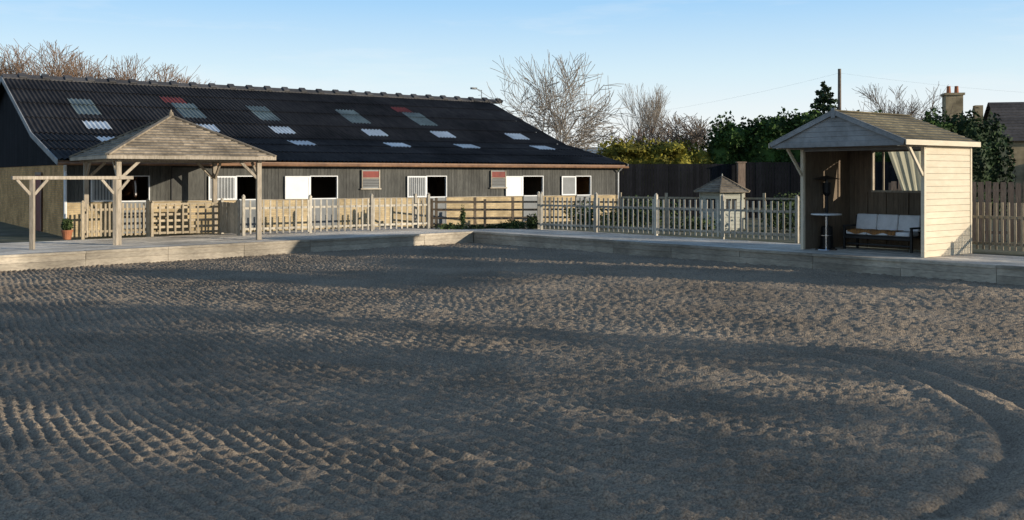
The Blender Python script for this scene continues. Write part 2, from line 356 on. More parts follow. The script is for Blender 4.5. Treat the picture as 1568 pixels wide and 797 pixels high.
for nm,ux,sg in(('gable_wall',0,-1),('gable_wall_far',LEN,1)):
    mb=MB()
    a,b=sorted((ux,ux-sg*.2))
    mb.bx(a,b,.201,23.8,-.1,2.55,0)
    v=.0
    while v<24:
        e=v+.17; zt=min(rz_(v) if v<12 else 6.45-(v-12)*.315, rz_(e) if e<12 else 6.45-(e-12)*.315)
        a1,b1=sorted((ux+sg*.03,ux-sg*.04)); 
        if zt>2.58: mb.bx(a1,b1,v+.003,e-.003,2.5,zt,1)
        v=e
    if sg<0:
        mb.bx(-.05,-.002,4.2,5.3,0,2.15,2); mb.bx(-.07,-.051,4.1,4.2,0,2.25,3); mb.bx(-.07,-.051,5.3,5.4,0,2.25,3); mb.bx(-.07,-.051,4.2,5.3,2.15,2.25,3)
        mb.bx(-.10,-.042,1.6,2.3,2.95,3.05,4)
    mb.obj(nm,[BR_gable,W_black,P_red,W_brown,P_white],parent=st)
mb=MB()
for ux in(-.33,LEN+.33):
    for v0,v1 in((-.4,4.6),(4.6,12)): mb.beam((ux,v0,rz_(v0)-.02),(ux,v1,rz_(v1)-.02),.035,.2)
    mb.beam((ux,12,6.4),(ux,24.3,2.6),.035,.2)
mb.obj('barge_boards',[W_greytrim],parent=st)
mb=MB(); mb.bx(.3,LEN-.3,3.6,3.7,0,3.2,0); mb.bx(.2,LEN-.2,.2,23.7,-.02,.02,0)
for u in(3.4,7.6,12.6,17,21.4): mb.bx(u,u+.1,.25,3.6,0,2.4,0)
mb.bx(.2,LEN-.2,23.6,23.8,0,2.6,0)
mb.obj('stall_partitions',[W_inner],parent=st)
mb=MB(); mb.tube((LEN-.1,12,6.5),(LEN-.1,12,7.15),.025,.02,6); mb.tube((LEN-.1,12,7.1),(LEN-.75,11.8,7.2),.02,.02,6); mb.bx(LEN-.95,LEN-.6,11.7,11.9,7.14,7.24); mb.tube((LEN-.1,12,6.85),(LEN-.45,11.8,6.8),.012,.012,6)
mb.obj('yard_lamp_bracket',[P_grey],parent=st)
# ------------------------------------------------------------------ horse
def skin_obj(name,pts,edges,mat,loc,rz,parent=None,sub=2):
    me=bpy.data.meshes.new(name); me.from_pydata([p[:3] for p in pts],edges,[])
    o=bpy.data.objects.new(name,me); COL.objects.link(o); o.location=loc; o.rotation_euler=(0,0,rz)
    if parent: o.parent=parent
    md=o.modifiers.new('skin','SKIN')
    for i,p_ in enumerate(pts):
        r=p_[3]; r2=p_[4] if len(p_)>4 else r
        me.skin_vertices[0].data[i].radius=(r,r2)
        me.skin_vertices[0].data[i].use_root=(i==0)
    sb=o.modifiers.new('sub','SUBSURF'); sb.levels=sub; sb.render_levels=sub
    me.materials.append(mat); 
    return o
H_coat=M('bay_coat',(.10,.045,.022),(.05,.024,.013),scale=8,rough=.45,bump=.1)
H_white=M('white_hair',(.7,.68,.64),(.6,.58,.55),rough=.7)
horse=empty('horse',SO,SA)
hp=[(2.32,1.45,1.22,.27),(2.32,2.05,1.2,.30),(2.32,2.7,1.25,.27),(2.32,2.95,1.2,.17),
 (2.32,1.05,1.42,.19),(2.32,.62,1.68,.14),(2.32,.26,1.92,.11),(2.31,.04,1.90,.105),(2.30,-.10,1.72,.095),(2.29,-.18,1.55,.07),(2.29,-.22,1.42,.065),(2.29,-.23,1.34,.05),
 (2.15,1.3,.85,.10),(2.14,1.32,.5,.055),(2.14,1.3,.12,.04),(2.14,1.27,.03,.055),
 (2.49,1.3,.85,.10),(2.50,1.32,.5,.055),(2.50,1.3,.12,.04),(2.50,1.27,.03,.055),
 (2.14,2.75,.9,.14),(2.13,2.65,.75,.09),(2.13,2.95,.45,.055),(2.13,2.88,.12,.04),(2.13,2.84,.03,.055),
 (2.50,2.75,.9,.14),(2.51,2.65,.75,.09),(2.51,2.95,.45,.055),(2.51,2.88,.12,.04),(2.51,2.84,.03,.055)]
he=[(0,1),(1,2),(2,3),(0,4),(4,5),(5,6),(6,7),(7,8),(8,9),(9,10),(10,11),(0,12),(12,13),(13,14),(14,15),(0,16),(16,17),(17,18),(18,19),(2,20),(20,21),(21,22),(22,23),(23,24),(2,25),(25,26),(26,27),(27,28),(28,29)]
skin_obj('body',hp,he,H_coat,(0,0,0),0,parent=horse)
mb=MB()
for s in(-1,1):
    mb.tube((2.31+s*.065,.06,1.96),(2.31+s*.085,.02,2.07),.032,.028,6,0); mb.tube((2.31+s*.085,.02,2.07),(2.31+s*.08,0.0,2.14),.028,.004,6,0)
    mb.tube((2.305+s*.085,-.06,1.80),(2.305+s*.105,-.065,1.80),.02,.014,8,2)
    mb.tube((2.29+s*.035,-.28,1.40),(2.29+s*.045,-.29,1.40),.012,.010,6,2)
mb.add([(2.285,-.075,1.93),(2.335,-.075,1.93),(2.33,-.205,1.72),(2.275,-.205,1.72),(2.31,-.265,1.53),(2.27,-.265,1.53),(2.315,-.297,1.42),(2.265,-.297,1.42)],[(0,3,2,1),(3,5,4,2),(5,7,6,4)],1)
mb.obj('ears_eyes_blaze',[H_coat,H_white,P_black],parent=horse)
mb=MB()
for i in range(14):
    t=i/13; y=.15+t*1.0; z=2.03-t*.40
    mb.tube((2.32,y,z+.03),(2.42,y+.03,z-.22),.035,.008,5,0)
for i in range(5): mb.tube((2.32,3.1,1.35),(2.28+i*.02,3.2,.6),.035,.015,5,0)
mb.obj('mane_and_tail',[P_black],parent=horse)
# ------------------------------------------------------------------ gazebo
gz=empty('gazebo',(-11.36,33.5,ZD),SA)
mb=MB(); s=2.2
for sx in(-1,1):
    for sy in(-1,1):
        mb.bx(sx*s-.075,sx*s+.075,sy*s-.075,sy*s+.075,0,2.55,0)
        mb.beam((sx*s,sy*(s-.0),1.95),(sx*(s-.62),sy*s,2.55),.07,.09,0); mb.beam((sx*s,sy*s,1.95),(sx*s,sy*(s-.62),2.55),.07,.09,0)
for sy in(-1,1): mb.bx(-s-.2,s+.2,sy*s-.06,sy*s+.06,2.552,2.70,0)
for sx in(-1,1): mb.bx(sx*s-.058,sx*s+.058,-s-.2,s+.2,2.54,2.69,0)
mb.obj('frame',[W_post],parent=gz,bevel=.008)
mb=MB(); R=2.62; z0=2.68; z1=4.05; nrow=15; rnd=random.Random(4)
for side in range(4):
    a=side*math.pi/2; ca,sa=math.cos(a),math.sin(a)
    rot=lambda x,y,z:(x*ca-y*sa,x*sa+y*ca,z)
    for r in range(nrow):
        t0=r/nrow; t1=(r+1.0)/nrow
        w0=R*(1-t0); w1=R*(1-t1); zz0=z0+(z1-z0)*t0; zz1=z0+(z1-z0)*t1
        x=-w0
        while x<w0-.01:
            xe=min(x+rnd.uniform(.35,.9),w0)
            f0=max(-w1,min(w1,x)); f1=max(-w1,min(w1,xe)); j=rnd.uniform(0,.01)
            vs=[rot(x,-w0,zz0+.045+j),rot(xe,-w0,zz0+.045+j),rot(f1,-w1,zz1+.012),rot(f0,-w1,zz1+.012),rot(x,-w0,zz0+.005),rot(xe,-w0,zz0+.005)]
            mb.add(vs,[(0,1,2,3),(4,5,1,0)],0); x=xe+.004
for sx,sy in((-1,-1),(1,-1),(1,1),(-1,1)): mb.beam((sx*R,sy*R,z0+.05),(0,0,z1+.05),.14,.05,0)
mb.tube((0,0,z1),(0,0,z1+.16),.12,.07,8,0); mb.tube((0,0,z1+.16),(0,0,z1+.24),.04,.02,8,0)
for a,b in(((-R,-R),(R,-R)),((R,-R),(R,R)),((R,R),(-R,R)),((-R,R),(-R,-R))): mb.beam((*a,z0-.03),(*b,z0-.03),.03,.10,1)
mb.add([(-R+.05,-R+.05,z0-.02),(R-.05,-R+.05,z0-.02),(R-.05,R-.05,z0-.02),(-R+.05,R-.05,z0-.02),(0,0,z1-.05)],[(0,4,1),(1,4,2),(2,4,3),(3,4,0)],1)
mb.obj('shingle_roof',[W_shing,W_post],parent=gz)
mb=MB()
p0=Vector((-13.62,28.55)); p1=Vector((-11.95,30.30)); dd=(p1-p0).normalized()
for p_ in(p0,):
    mb.bx(p_.x-.06,p_.x+.06,p_.y-.06,p_.y+.06,ZD,ZD+2.0)
b0_=p0-dd*.55; b1_=p1+dd*.55
mb.beam((b0_.x,b0_.y,ZD+2.03),(b1_.x,b1_.y,ZD+2.03),.10,.10)
for p_ in(p0,p1):
    for sgn in(-1,1):
        q=p_+dd*.42*sgn; mb.beam((p_.x+dd.x*.05*sgn,p_.y+dd.y*.05*sgn,ZD+1.55),(q.x,q.y,ZD+1.98),.06,.08)
mb.bx(p1.x-.06,p1.x+.06,p1.y-.06,p1.y+.06,ZD,ZD+1.98)
mb.obj('hitching_rail',[W_post],bevel=.008)
# ------------------------------------------------------------------ fences
def fence(name,pts,h=1.2,sp=.21,sw=.06,post=2.4,mat=W_fence,rails=(.22,.95),z=ZD,posth=.12,slats=True,pw=.10,horizontal=None,cap=True,gap=.05,th=.022):
    mb=MB(); rnd=random.Random(str(pts))
    for i in range(len(pts)-1):
        a=Vector(pts[i]);b=Vector(pts[i+1]);L_=(b-a).length;d=(b-a)/L_; n=Vector((-d.y,d.x))
        npst=max(1,round(L_/post))
        for k in range(npst+1):
            if k==0 and i>0: continue
            c=a+d*(L_*k/npst); j=rnd.uniform(-.02,.02)
            hh=h+posth+j
            mb.beam((c.x,c.y,z-.05),(c.x,c.y,z+hh),pw,pw,0,up=(d.x,d.y,0))
            if cap: mb.tube((c.x,c.y,z+hh),(c.x,c.y,z+hh+.03),pw*.68,pw*.68,8,0); mb.tube((c.x,c.y,z+hh+.03),(c.x,c.y,z+hh+.08),pw*.55,pw*.2,8,0)
        for r in rails: mb.beam((a.x,a.y,z+r),(b.x,b.y,z+r),.04,.075,0)
        if slats:
            k=int(L_/sp)
            for q in range(1,k+1):
                t=q*L_/(k+1)
                c=a+d*t-n*.035; tl=rnd.uniform(-.012,.012)
                mb.beam((c.x,c.y,z+gap),(c.x+d.x*tl,c.y+d.y*tl,z+h+rnd.uniform(-.012,.012)),sw,th,0,up=(n.x,n.y,0))
        if horizontal:
            for r in horizontal:
                mb.beam((a.x+n.x*.04,a.y+n.y*.04,z+r),(b.x+n.x*.04,b.y+n.y*.04,z+r),.03,.08,0)
    return mb.obj(name,[mat])
fence('picket_fence',[(-9.4,35.2),(-3.3,39.7),(-3.9,40.6)],h=1.22,sp=.25,sw=.06)
fence('picket_fence',[(1.05,39.6),(1.15,39.1),(9.0,31.75)],h=1.27,sp=.22,sw=.065)
fence('picket_fence',[(12.5,28.5),(14.6,26.3),(22,18.6)],h=1.35,sp=.17,posth=.02,mat=W_fencewarm)
fence('picket_fence',[(-14.3,33.5),(-12.6,34.8)],h=1.15,sp=.15,mat=W_fencewarm,posth=.05)
fence('trellis_fence',[(-12.5,34.9),(-10.55,36.3)],h=1.1,sp=.28,mat=W_fencewarm,horizontal=(.3,.52,.74,.98),rails=(.1,1.1),posth=.05)
fence('slatted_gate',[(-10.45,36.25),(-9.6,35.3)],h=1.15,sp=.10,sw=.08,mat=W_fence,posth=.05)
fence('post_and_rail_fence',[(-3.1,41.2),(1.6,42.4),(4.5,41.8)],h=1.1,slats=False,rails=(.35,.68,1.0),mat=W_dark,post=1.7,posth=.1,cap=False)
fence('post_and_rail_fence',[(-3.2,40.1),(1.05,39.75)],h=1.1,slats=False,rails=(.4,.75,1.06),mat=W_dark,post=2.1,posth=.08,cap=False)
fence('post_and_rail_fence',[(4.5,41.8),(17,36)],h=1.25,slats=False,rails=(.4,.8,1.2),mat=W_fencewarm,post=1.9,posth=.15,cap=False)
def board_fence(name,a,b,h,mat,z=.38,w=.15,rag=.01,gp=.008):
    a=Vector(a);b=Vector(b);L_=(b-a).length;d=(b-a)/L_;n=Vector((-d.y,d.x)); mb=MB(); t=0; rnd=random.Random(name)
    while t<L_:
        c=a+d*(t+w/2)+n*rnd.uniform(-.008,.008); mb.beam((c.x,c.y,z),(c.x,c.y,z+h+rnd.uniform(-rag,rag)),w-gp,.02,0,up=(n.x,n.y,0)); t+=w
    for r in(.3,h-.3): mb.beam((a.x+n.x*.04,a.y+n.y*.04,z+r),(b.x+n.x*.04,b.y+n.y*.04,z+r),.05,.09)
    t=0
    while t<L_:
        c=a+d*t+n*.06; mb.beam((c.x,c.y,z),(c.x,c.y,z+h-.05),.1,.1,0,up=(n.x,n.y,0)); t+=2.5
    return mb.obj(name,[mat])
board_fence('black_board_fence',(5.3,49.3),(11.2,49.5),2.72,W_black)
board_fence('black_board_fence',(11.2,49.4),(20,47.5),2.8,W_black)
mb=MB(); mb.bx(11.0,11.35,48.9,49.25,.38,3.15); mb.bx(10.95,11.4,48.85,49.3,3.15,3.2); mb.obj('gate_pier',[W_brown])
board_fence('brown_board_fence',(12.6,33.5),(24,29.5),1.95,W_brown,w=.22,rag=.06,gp=.05)
# ------------------------------------------------------------------ shelter
SHA=math.atan2(-.79,.61)
sh=empty('timber_shelter',(8.25,28.6,ZD),SHA)
WX=3.7; WY=2.3; EH=2.93
rise=.80
mb=MB()
def hboards(mb,x0,x1,y0,y1,z0,z1,mi,step=.165):
    z=z0
    while z<z1-.01:
        e=min(z+step,z1); j=random.uniform(0,.004); mb.bx(x0-(j if x1-x0<.1 else 0),x1+(j if x1-x0<.1 else 0),y0,y1,z+.004,e-.004,mi); z=e
hboards(mb,WX,WX+.03,.06,WY,0,EH,0)
mb.bx(WX-.03,WX,.06,WY,0,EH,1)
hboards(mb,-.03,0,.0,WY,0,EH,0); mb.bx(0,.03,.06,WY,0,EH,1)
wx0,wx1,wz0,wz1=.82,2.45,1.67,2.78
for (a,b,c,d_) in((0.03,wx0,0,EH),(wx1,WX-.03,0,EH),(wx0,wx1,0,wz0),(wx0,wx1,wz1,EH)):
    u=a
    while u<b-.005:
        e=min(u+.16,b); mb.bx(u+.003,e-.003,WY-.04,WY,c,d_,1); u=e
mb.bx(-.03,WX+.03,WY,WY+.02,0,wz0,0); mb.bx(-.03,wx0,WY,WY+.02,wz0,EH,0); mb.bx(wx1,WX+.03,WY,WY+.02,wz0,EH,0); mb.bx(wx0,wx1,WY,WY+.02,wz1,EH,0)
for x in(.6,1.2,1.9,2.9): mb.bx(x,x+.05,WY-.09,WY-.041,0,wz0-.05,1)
mb.obj('walls',[W_cream,W_inner],parent=sh)
mb=MB()
for x0 in(-.03,WX-.06): mb.bx(x0,x0+.10,-.04,.058,0,EH,0)
mb.bx(-.03,WX+.04,-.02,.04,EH-.16,EH-.002,1)
OV=1.15
for x in(.02,WX-.01): 
    mb.beam((x,-.04,2.1),(x,-.75,EH-.02),.06,.08,0); mb.beam((x,.0,EH-.04),(x,-OV,EH-.04),.08,.12,0)
mb.bx(-.14,WX+.14,-OV-.02,-OV+.06,EH-.08,EH+.06,1)
mb.bx(WX+.032,WX+.05,WY-.06,WY+.02,0,EH,0)
mb.obj('posts',[W_cream,W_greytrim],parent=sh,bevel=.006)
mb=MB()
z=EH+.06; cxm=WX/2; hw=WX/2+.12
while z<EH+rise-.02:
    e=min(z+.13,EH+rise); f0=1-(z-EH)/rise; f1=1-(e-EH)/rise
    mb.add([(cxm-hw*f0,-OV+.01,z+.003),(cxm+hw*f0,-OV+.01,z+.003),(cxm+hw*f1,-OV+.01,e-.003),(cxm-hw*f1,-OV+.01,e-.003),
            (cxm-hw*f0,-OV+.03,z+.003),(cxm+hw*f0,-OV+.03,z+.003),(cxm+hw*f1,-OV+.03,e-.003),(cxm-hw*f1,-OV+.03,e-.003)],[(0,1,2,3),(7,6,5,4),(0,4,5,1),(3,2,6,7)],0); z=e
mb.add([(0,WY+.01,EH),(WX,WY+.01,EH),(cxm,WY+.01,EH+rise)],[(0,1,2)],0)
for sx in(-1,1): mb.beam((cxm,-OV-.04,EH+rise+.03),(cxm+sx*(hw+.06),-OV-.04,EH+.01),.03,.13,0)
mb.bx(cxm-.06,cxm+.06,-OV-.07,-OV-.056,EH+rise-.12,EH+rise+.14,0)
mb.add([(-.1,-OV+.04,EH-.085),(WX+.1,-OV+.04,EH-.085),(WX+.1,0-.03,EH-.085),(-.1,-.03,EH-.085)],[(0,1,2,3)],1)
mb.obj('gable',[W_greytrim,W_inner],parent=sh)
mb=MB(); nrow=10
for sx in(-1,1):
    for r in range(nrow):
        t0=r/nrow;t1=(r+1)/nrow; xo=cxm+sx*(hw+.08)*(1-t0); xi=cxm+sx*(hw+.08)*(1-t1); zo=EH+.03+(rise+.02)*t0; zi=EH+.03+(rise+.02)*t1
        y=-OV-.06
        while y<WY+.12:
            e=min(y+random.uniform(.25,.4),WY+.13); j=random.uniform(0,.006)
            vs=[(xo,y,zo+.03+j),(xo,e-.004,zo+.03+j),(xi,e-.004,zi+.01),(xi,y,zi+.01),(xo,y,zo),(xo,e-.004,zo)]
            fs=[(0,1,2,3),(4,5,1,0)]
            mb.add(vs,fs if sx>0 else [f[::-1] for f in fs],0); y=e
    xo=cxm+sx*(hw+.08)
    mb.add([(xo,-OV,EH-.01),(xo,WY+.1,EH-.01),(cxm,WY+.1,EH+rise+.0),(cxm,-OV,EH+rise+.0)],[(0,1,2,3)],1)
mb.bx(cxm-.07,cxm+.07,-OV-.06,WY+.13,EH+rise+.06,EH+rise+.09,0)
xo=cxm+hw+.09; mb.bx(xo,xo+.025,-OV-.05,WY+.12,EH-.07,EH+.06,2)
xo=cxm-hw-.115; mb.bx(xo,xo+.025,-OV-.05,WY+.12,EH-.07,EH+.06,2)
mb.obj('shingle_roof',[W_shingb,W_inner,W_cream],parent=sh)
mb=MB()
for (a,b,c,d_) in((wx0-.05,wx1+.05,wz0-.06,wz0),(wx0-.05,wx1+.05,wz1,wz1+.06),(wx0-.05,wx0,wz0,wz1),(wx1,wx1+.05,wz0,wz1)): mb.bx(a,b,WY-.07,WY+.03,c,d_,0)
mb.bx(wx0+.28,wx0+.33,WY-.03,WY+.01,wz0,wz1,0)
n=14
vs=[];fs=[]
for i in range(n+1):
    t=i/n
    for k in range(5):
        s_=k/4; x=(wx1-.02)-(1.20-.45*s_)*(1-t); y=WY+.05+.025*math.sin(i*1.9); z=wz1-.0-(wz1-wz0)*s_
        vs.append((x,y,z))
for i in range(n):
    for k in range(4): fs.append((i*5+k,(i+1)*5+k,(i+1)*5+k+1,i*5+k+1))
mb.add(vs,fs,1)
mb.obj('window',[W_post,C_curt],parent=sh)
bench=empty('cushioned_bench',(8.25,28.6,ZD),SHA)
mb=MB(); x0,x1,y0,y1=.62,2.75,1.05,1.75
for x in(x0,x1-.06):
    mb.bx(x,x+.06,y0,y0+.06,0,.64); mb.bx(x,x+.06,y1-.06,y1,0,.95); mb.bx(x,x+.06,y0-.02,y1-.062,.64,.69)
for i in range(5): mb.bx(x0+.06,x1-.06,y0+.02+i*.125,y0+.12+i*.125,.40,.43)
mb.bx(x0+.06,x1-.06,y0+.0,y0+.04,.32,.397); mb.bx(x0+.06,x1-.06,y1-.05,y1-.01,.88,.96); mb.bx(x0+.06,x1-.06,y1-.05,y1-.01,.5,.56)
for i in range(13): mb.bx(x0+.15+i*.14,x0+.19+i*.14,y1-.04,y1-.015,.56,.88)
mb.bx(x0+.06,x1-.06,y0+.1,y0+.14,.14,.19)
mb.obj('frame',[P_black],parent=bench,bevel=.008)
mb=MB()
for i in range(3):
    a=x0+.09+i*.66; mb.bx(a,a+.64,y0+.0,y1-.2,.435,.55)
    mb.add([(a,y1-.23,.555),(a+.64,y1-.23,.555),(a+.64,y1-.10,.555),(a,y1-.10,.555),(a,y1-.15,1.0),(a+.64,y1-.15,1.0),(a+.64,y1-.06,1.0),(a,y1-.06,1.0)],MB.BF)
mb.obj('cushions',[C_cush],parent=bench,bevel=.035,smooth=True)
vs=[];fs=[];n=24
for i in range(n+1):
    for k in range(8):
        x=x0+.15+1.5*i/n; s_=k/7
        if s_<.75: y=y1-.28-(y1-y0-.28)*s_/.75; z=.568+.012*math.sin(i*.9+k)
        else: y=y0-.02+.01*math.sin(i*.8); z=.568-(s_-.75)/.25*(.06+.06*math.sin(i*.35)**2)
        vs.append((x,y,z))
for i in range(n):
    for k in range(7): fs.append((i*8+k,i*8+k+1,(i+1)*8+k+1,(i+1)*8+k))
mb=MB(); mb.add(vs,fs); mb.obj('blanket',[C_blank],parent=bench,smooth=True)
tb=empty('bistro_table',(8.25,28.6,ZD),SHA)
mb=MB(); tx,ty=.52,.40
mb.tube((tx,ty,0),(tx,ty,.02),.30,.29,28); mb.tube((tx,ty,.02),(tx,ty,.06),.26,.05,28); mb.tube((tx,ty,.06),(tx,ty,.98),.035,.035,14); mb.tube((tx,ty,.40),(tx,ty,.415),.17,.17,20)
mb.tube((tx,ty,.93),(tx,ty,.98),.05,.18,20,0)
mb.obj('pedestal',[C_chrome],parent=tb,smooth=False)
mb=MB(); mb.tube((tx,ty,.982),(tx,ty,1.02),.42,.42,32); mb.obj('table_top',[P_white],parent=tb,bevel=.006)
ht=empty('patio_heater',(8.25,28.6,ZD),SHA)
mb=MB(); hx,hy=.26,.80
mb.tube((hx,hy,0),(hx,hy,.05),.23,.23,24,0); mb.tube((hx,hy,.05),(hx,hy,.62),.18,.16,24,0); mb.tube((hx,hy,.62),(hx,hy,.68),.16,.05,24,0); mb.tube((hx,hy,.68),(hx,hy,1.50),.04,.04,12,0)
mb.tube((hx,hy,1.50),(hx,hy,1.60),.05,.13,20,0); mb.tube((hx,hy,1.60),(hx,hy,1.90),.11,.125,20,0); mb.tube((hx,hy,1.90),(hx,hy,1.99),.04,.04,12,2); mb.tube((hx,hy,1.99),(hx,hy,2.07),.40,.12,32,2); mb.tube((hx,hy,2.07),(hx,hy,2.10),.12,.02,20,2)
mb.obj('heater_body',[P_black,P_grey,C_steel],parent=ht)
# ------------------------------------------------------------------ summerhouse (hexagonal)
shu=empty('summerhouse',(8.4,40.2,.30),.25)
mb=MB(); R=.92
hexp=lambda r,z,k:(r*math.cos(math.pi/3*k),r*math.sin(math.pi/3*k),z)
for k in range(6):
    for i in range(11):
        a=hexp(R,0,k);b=hexp(R,0,k+1); z0=i*.145;
        if i in(6,7,8):
            for f0,f1 in((0,.25),(.75,1)):
                p_=Vector(a).lerp(Vector(b),f0);q=Vector(a).lerp(Vector(b),f1); mb.beam((p_.x,p_.y,z0+.07),(q.x,q.y,z0+.07),.025,.137,0)
        else: mb.beam((a[0],a[1],z0+.07),(b[0],b[1],z0+.07),.025,.137,0)
    p_=Vector(hexp(R-.03,0,k)).lerp(Vector(hexp(R-.03,0,k+1)),.25);q=Vector(hexp(R-.03,0,k)).lerp(Vector(hexp(R-.03,0,k+1)),.75)
    mb.beam((p_.x,p_.y,1.09),(q.x,q.y,1.09),.01,.44,1)
    m_=(p_+q)/2; mb.beam((m_.x*1.04,m_.y*1.04,.88),(m_.x*1.04,m_.y*1.04,1.30),.03,.03,0)
    a=hexp(R+.01,0,k); mb.bx(a[0]-.04,a[0]+.04,a[1]-.04,a[1]+.04,0,1.62,0)
mb.obj('walls',[W_sage,P_black],parent=shu)
mb=MB(); n=7
for k in range(6):
    for r in range(n):
        t0=r/n;t1=(r+1)/n; ra=1.22*(1-t0); rb=1.22*(1-t1)
        za=1.56+.60*t0; zb=1.56+.60*t1
        mb.add([hexp(ra,za+.03,k),hexp(ra,za+.03,k+1),hexp(rb,zb+.01,k+1),hexp(rb,zb+.01,k),hexp(ra,za,k),hexp(ra,za,k+1)],[(0,1,2,3),(4,5,1,0)],0)
    mb.beam(hexp(1.24,1.60,k),(0,0,2.21),.035,.03,0)
mb.tube((0,0,2.15),(0,0,2.30),.05,.01,8,1)
mb.obj('roof',[W_shing,W_sage],parent=shu)
pt=empty('potted_plant',(-14.6,33.0,ZD),0)
mb=MB(); mb.tube((0,0,0),(0,0,.26),.12,.17,16,0); mb.tube((0,0,.26),(0,0,.31),.19,.19,16,0); mb.obj('terracotta_pot',[C_pot],parent=pt)
# ------------------------------------------------------------------ foliage
def leaves(name,blobs,n,size,mat,core=True,seed=1,loc=(0,0,0),parent=None,rough=.25,shell=(.72,1.08)):
    r=np.random.default_rng(seed); B=np.array(blobs,dtype=float)
    area=B[:,3]*B[:,4]+B[:,3]*B[:,5]+B[:,4]*B[:,5]; pr=area/area.sum(); ix=r.choice(len(B),n,p=pr)
    d=r.normal(size=(n,3)); d/=np.linalg.norm(d,axis=1)[:,None]
    rad=r.uniform(shell[0],shell[1],n)+rough*(vnoise(d[:,0]*2+ix*3.1,d[:,1]*2+d[:,2]*2.3,.5,seed+7))*1.2
    P=B[ix,:3]+d*rad[:,None]*B[ix,3:6]
    a=r.normal(size=(n,3)); a/=np.linalg.norm(a,axis=1)[:,None]; b=np.cross(a,r.normal(size=(n,3))); b/=np.linalg.norm(b,axis=1)[:,None]
    s=size*r.uniform(.5,1.3,n)[:,None]
    Vq=np.stack([P-a*s,P+b*s*.6,P+a*s,P-b*s*.6],1).reshape(-1,3); Fq=np.arange(4*n).reshape(-1,4)
    Vs=[Vq];Fs=[Fq]; off=len(Vq)
    if core:
        nu,nv=14,9
        for bb in B:
            th=np.linspace(0,2*np.pi,nu,endpoint=False); ph=np.linspace(.05,np.pi-.05,nv)
            T,Pp=np.meshgrid(th,ph,indexing='ij')
            k=.78+.12*r.random(T.shape)
            x=bb[0]+bb[3]*k*np.sin(Pp)*np.cos(T); y=bb[1]+bb[4]*k*np.sin(Pp)*np.sin(T); z=bb[2]+bb[5]*k*np.cos(Pp)
            Vs.append(np.stack([x,y,z],-1).reshape(-1,3)); id_=off+np.arange(nu*nv).reshape(nu,nv); nx_=np.roll(id_,-1,0)
            Fs.append(np.stack([id_[:,:-1],id_[:,1:],nx_[:,1:],nx_[:,:-1]],-1).reshape(-1,4)); off+=nu*nv
    o=npmesh(name,np.concatenate(Vs),np.concatenate(Fs),[mat],loc=loc)
    if parent: o.parent=parent
    return o
leaves('foliage',[(0,0,.48,.17,.17,.2)],500,.05,F_ivy,parent=pt,seed=2)
rb=random.Random(8)
def hedge_blobs(x0,y0,x1,y1,h,w,n,hv=.2,z=.38):
    L=[]
    for i in range(n):
        t=(i+.5)/n; hh=h*(1+rb.uniform(-hv,hv)); L.append((x0+(x1-x0)*t+rb.uniform(-.3,.3),y0+(y1-y0)*t+rb.uniform(-.3,.3),z+hh*.5,max(w,abs(x1-x0)/n*.8),w,hh*.5))
    return L
leaves('golden_hedge',hedge_blobs(4.8,55,10.6,55,4.0,1.1,9,.05)+[(6.5,54.5,3.9,1,.8,.35),(8.6,54.5,4.0,.8,.8,.4)],16000,.10,F_gold,seed=11)
leaves('evergreen_hedge',hedge_blobs(11.3,55,16.5,54,5.1,1.3,5,.06)+[(14.2,54,4.9,1.1,1,.8),(12,54.5,4.4,.9,1,.8),(15.6,53.6,5.1,.9,1,.7)],20000,.12,F_green,seed=12)
leaves('evergreen_hedge',hedge_blobs(16.5,50,21,49,4.6,1.3,4,.1),9000,.12,F_green,seed=13)
leaves('evergreen_bush',[(21.0,50,3.0,1.5,1.3,2.6),(22.4,49.5,2.9,1.3,1.3,2.7),(23.6,50,2.6,1.2,1.2,2.9),(20.0,48,2.2,1.3,1.2,2.1)],14000,.12,F_dark,seed=14)
leaves('ivy_plant',[(-2.4,39.6,.45,.6,.3,.18),(-1.5,39.9,.42,.5,.3,.14),(-.9,40.2,.42,.4,.3,.14)],1500,.06,F_ivy,seed=15,core=False,shell=(.3,1.1))
leaves('ivy_plant',[(.1,39.9,.5,.6,.3,.25),(.8,39.65,.6,.25,.25,.4),(-.3,40.3,.45,.4,.3,.18)],1700,.06,F_ivy,seed=16,core=False,shell=(.3,1.1))
leaves('climbing_ivy',[(-1.95,39.75,.85,.10,.10,.45)],350,.05,F_ivy,seed=17,core=False,shell=(.2,1.2))
leaves('garden_shrubs',[(4.5,41,.8,1.2,.6,.5),(7.0,38.5,.65,.9,.5,.35),(3.0,42,.9,.9,.5,.6),(10.3,38,.9,.9,.6,.7),(6,44,.9,1.6,.8,.7),(12,42,1.0,1.5,.8,.8)],7000,.07,F_ivy,seed=18,core=False,shell=(.3,1.1))
